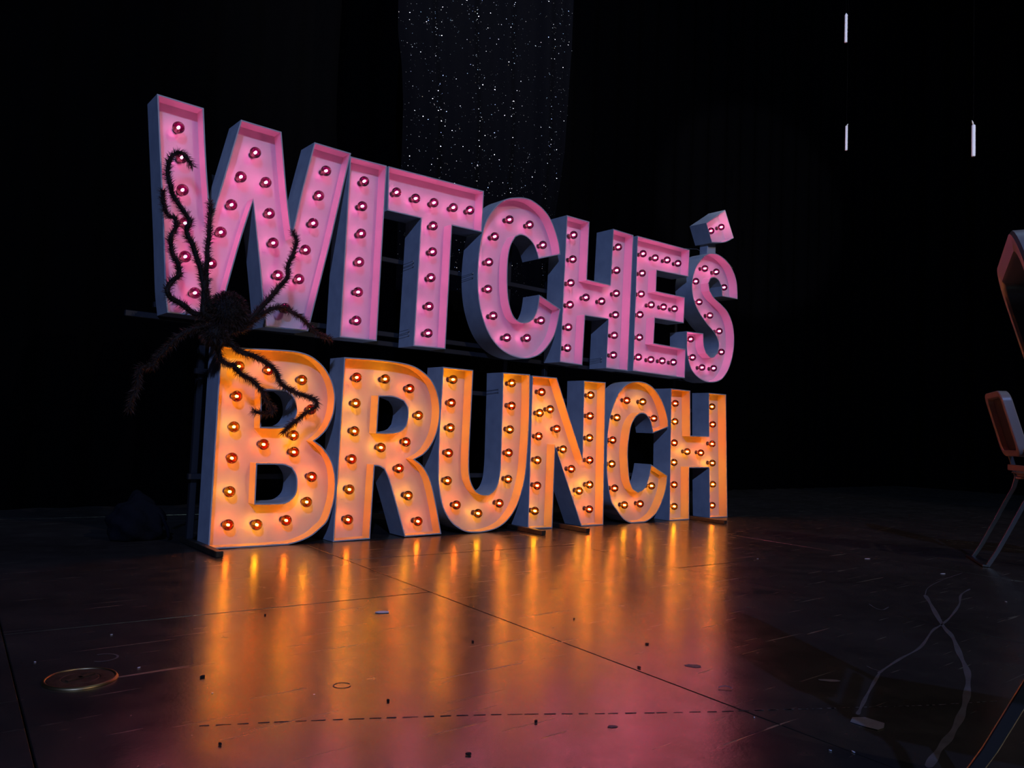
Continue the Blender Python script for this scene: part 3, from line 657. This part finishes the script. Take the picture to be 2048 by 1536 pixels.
# ------------------------------------------------------------------ stacking chairs
CHW = .33
def rounded_rect(wd, z0, z1, r, n=6):
    pts = []
    for cx_, cz_, a0 in ((wd - r, z0 + r, -PI/2), (wd - r, z1 - r, 0), (r, z1 - r, PI/2), (r, z0 + r, PI)):
        for k in range(n + 1):
            a = a0 + (PI/2) * k / n; pts.append((cx_ + r * math.cos(a), cz_ + r * math.sin(a)))
    return pts
def chair(loc, rz, label):
    root = empty('stacking_chair', loc, rz); tag(root, label, 'chair', 'black stacking chairs at the right edge')
    def ry(z): return -.145 + .10 * (z - .50) / .353          # rearward lean of the back
    # backrest: a moulded frame, thick at the rim, hollow at the rear
    def loop(ins, dep, r):
        pts = rounded_rect(CHW - 2*ins, .535 + ins, .853 - ins, r)
        return [Vector((-CHW/2 + ins + x, ry(z) - dep, z)) for x, z in pts]
    bm = bmesh.new(); rings = [[bm.verts.new(p) for p in loop(i_, d_, r_)] for i_, d_, r_ in
        ((.032, .030, .03), (.030, .004, .032), (.026, .000, .034), (.004, .000, .05), (.000, .004, .052), (.000, .040, .052), (.004, .045, .05))]
    n = len(rings[0])
    for A_, B_ in zip(rings, rings[1:]):
        for i in range(n): bm.faces.new((A_[i], A_[(i+1) % n], B_[(i+1) % n], B_[i]))
    bm.faces.new(rings[-1]); bmesh.ops.recalc_face_normals(bm, faces=bm.faces)
    o = obj('backrest', bm, M['chair'], root); smooth_angle(o, 35)
    bm = bmesh.new(); lp = [bm.verts.new(p) for p in loop(.030, .028, .032)]; lq = [bm.verts.new(p) for p in loop(.030, .034, .032)]
    bm.faces.new(lp); bm.faces.new(list(reversed(lq)))
    for i in range(n): bm.faces.new((lp[i], lp[(i+1) % n], lq[(i+1) % n], lq[i]))
    bmesh.ops.recalc_face_normals(bm, faces=bm.faces); obj('back_panel', bm, M['chairpad'], root)
    for sx in (-1, 1):
        x = sx * (CHW/2 - .008)
        prof = [(.012, .0), (-.03, .075), (-.085, .19), (-.14, .31), (-.172, .375), (-.185, .43), (-.172, .48), (-.150, .56), (-.128, .63)]
        bm = bmesh.new(); rows = []
        for y, z in prof:
            wy = .022
            rows.append([bm.verts.new((x + a, y - .011 + b, z)) for a, b in ((-.006, wy/2), (.006, wy/2), (.006, -wy/2), (-.006, -wy/2))])
        for A_, B_ in zip(rows, rows[1:]):
            for i in range(4): bm.faces.new((A_[i], A_[(i+1) % 4], B_[(i+1) % 4], B_[i]))
        bm.faces.new(rows[0]); bm.faces.new(rows[-1]); bmesh.ops.recalc_face_normals(bm, faces=bm.faces)
        bmesh.ops.bevel(bm, geom=list(bm.edges), offset=.0015, segments=1, affect='EDGES')
        obj('rear_leg', bm, M['chairleg'], root)
        bm = bmesh.new(); tube(bm, [(x, -.19, .425), (x, -.50, .43), (x, -.555, .40), (x, -.60, .0)], .010, 8); obj('front_leg', bm, M['chairleg'], root, None, True)
    bm = bmesh.new(); box(bm, (0, -.160, .478), (CHW - .02, .012, .030)); bevel(bm, .003, 1); obj('crossbar', bm, M['chair'], root)
    bm = bmesh.new(); box(bm, (.02, .010, .0065), (CHW + .05, .026, .010)); bevel(bm, .002, 1); obj('foot_bar', bm, M['chairleg'], root)
    bm = bmesh.new(); box(bm, (0, -.375, .452), (.40, .39, .035)); bevel(bm, .014, 3); obj('seat', bm, M['chair'], root, None, True)
    bm = bmesh.new(); box(bm, (-.10, ry(.80) + .001, .836), (.05, .003, .010)); bevel(bm, .001, 1); obj('catch_plate', bm, M['chair'], root)
    return root
def place_chair(near, wdir, label):
    wv = Vector((wdir[0], wdir[1], 0)).normalized(); c = Vector((near[0], near[1], 0)) + wv * (CHW / 2)
    return chair((c.x, c.y, .001), math.atan2(wv.y, wv.x), label)
place_chair((4.376, -1.945), (.86, .51), 'black metal stacking chair seen side-on in the distance, back leaning towards the sign')
place_chair((1.325 - .05*.37, -3.021 + .05*.93), (.93, .37), 'black metal stacking chair closest to the camera, cut off by the right edge')

# ------------------------------------------------------------------ floating candles
def candle(loc, ln, r, tip, tipdir, label):
    root = empty('hanging_candle', loc); tag(root, label, 'candle', 'white candles hanging in the dark')
    bm = bmesh.new(); lathe(bm, [(0, -ln/2), (r*.9, -ln/2), (r, -ln/2 + .004), (r, ln/2 - .004), (r*.8, ln/2), (0, ln/2 + (.012 if tip == 0 else .001))], 14, 'Z'); obj('candle_body', bm, M['candle'], root, None, True)
    if tip:
        bm = bmesh.new(); tube(bm, [(tipdir*.004, 0, ln/2), (tipdir*.010, 0, ln/2 + .010), (tipdir*.019, 0, ln/2 + .019)], [.0035, .004, .001], 6); obj('wick', bm, M['wick'], root, None, True)
    bm = bmesh.new(); tube(bm, [(0, 0, ln/2), (0, 0, CZ - loc[2])], .00022, 4); obj('thread', bm, M['thread'], root)
candle((4.298, -1.239, 2.911), .163, .0082, 0, 0, 'white candle with pointed top hanging in the dark, highest of the three')
candle((4.721, -1.032, 2.450), .155, .0078, 1, 1, 'slim white candle with bent wick, hanging directly below the highest one')
candle((4.417, -1.859, 2.128), .163, .0095, 1, -1, 'thick white candle with bent wick, hanging nearest the right edge')

# ------------------------------------------------------------------ small things on the floor
pl = empty('floor_socket_cover', (.573, -1.540, 0)); tag(pl, 'round brassy floor socket cover set in the black floor, lower left', 'floor cover')
bm = bmesh.new(); lathe(bm, [(.0, .0035), (.034, .0035), (.036, .0028), (.038, .0035), (.060, .0035), (.064, .003)], 40, 'Z'); obj('cover_plate', bm, M['brass'], pl, None, False)
bm = bmesh.new(); lathe(bm, [(.064, .0005), (.064, .0042), (.066, .0055), (.069, .0050), (.0715, .0012), (.0715, .0003)], 40, 'Z'); obj('rim', bm, M['brassrim'], pl, None, True)
bm = bmesh.new()
for sx in (-1, 1): box(bm, (sx * .012, sx * .006, .0048), (.034, .010, .0022), Matrix.Rotation(.4, 3, 'Z'))
obj('flap', bm, M['brass'], pl)
t = blob('paper_scrap', 1.416, -1.332, .022, .012, -.5, M['paper'], None, .0012, .0012, 9, 21); tag(t, 'torn white paper scrap lying in the orange reflection on the floor', 'paper')
P = [(1.753,-2.596),(1.782,-2.586),(1.805,-2.601),(1.806,-2.640),(1.779,-2.651),(1.757,-2.649),(1.753,-2.631)]
bm = bmesh.new(); up_ = [bm.verts.new((x - 1.78, y + 2.62, .001)) for x, y in P]; dn = [bm.verts.new((x - 1.78, y + 2.62, 0)) for x, y in P]
bm.faces.new(up_); bm.faces.new(list(reversed(dn)))
for i in range(len(P)): bm.faces.new((up_[i], dn[i], dn[(i+1) % len(P)], up_[(i+1) % len(P)]))
bmesh.ops.recalc_face_normals(bm, faces=bm.faces); t = obj('tape_strip', bm, M['tape'], None, (1.78, -2.62, .0008)); tag(t, 'short grey strip of tape stuck to the dark floor, lower right', 'tape')
CH = ['bright white flake in the dark floor area right of the sign', 'thin white flake near the feet of the distant chair', 'tiny pale speck on the floor at left above the socket cover', 'small white flake right of the round floor socket cover',
 'pale speck at the end of the long floor seam', 'pale speck on the dark floor near the right edge', 'white speck at the bottom, right one of two close together', 'white speck at the bottom, left one of two close together',
 'pale speck on the floor just right of the orange reflection', 'pale speck by the left floor seam', 'pale speck at the left border of the orange reflection', 'pale speck in the lower middle of the orange reflection']
for i, (x, y) in enumerate(SEAMCHIPS):
    big = (.016, .014, .003, .004, .003, .006, .004, .003, .004, .003, .002, .002)[i]
    t = blob('paint_flake', x, y, big, big * .45, -.5 + i * .3, M['chip'], None, .0008, .0012, 7, 40 + i); tag(t, CH[i], 'flake', 'pale flakes scattered on the floor')
for i, (x, y, lb) in enumerate(DARKCHIPS):
    r_ = random.Random(80 + i); s_ = r_.uniform(.0035, .0065)
    t = blob('dark_crumb', x, y, s_, s_ * .6, r_.uniform(0, 3), M['darkchip'], None, .0008, .003, 7, 90 + i); tag(t, lb, 'crumb', 'dark crumbs scattered on the lit floor')
bm = bmesh.new(); tube(bm, catmull([Vector(p) for p in ((0, 0, .002), (.010, -.004, .004), (.018, -.012, .004), (.020, -.022, .002))], 4), .0012, 5)
t = obj('twig_scrap', bm, M['tape'], None, (1.70, -2.32, .0008), True); tag(t, 'thin bent scrap of thread beside the long seam in the pink-lit floor', 'scrap')
print('objects', len(S.objects))
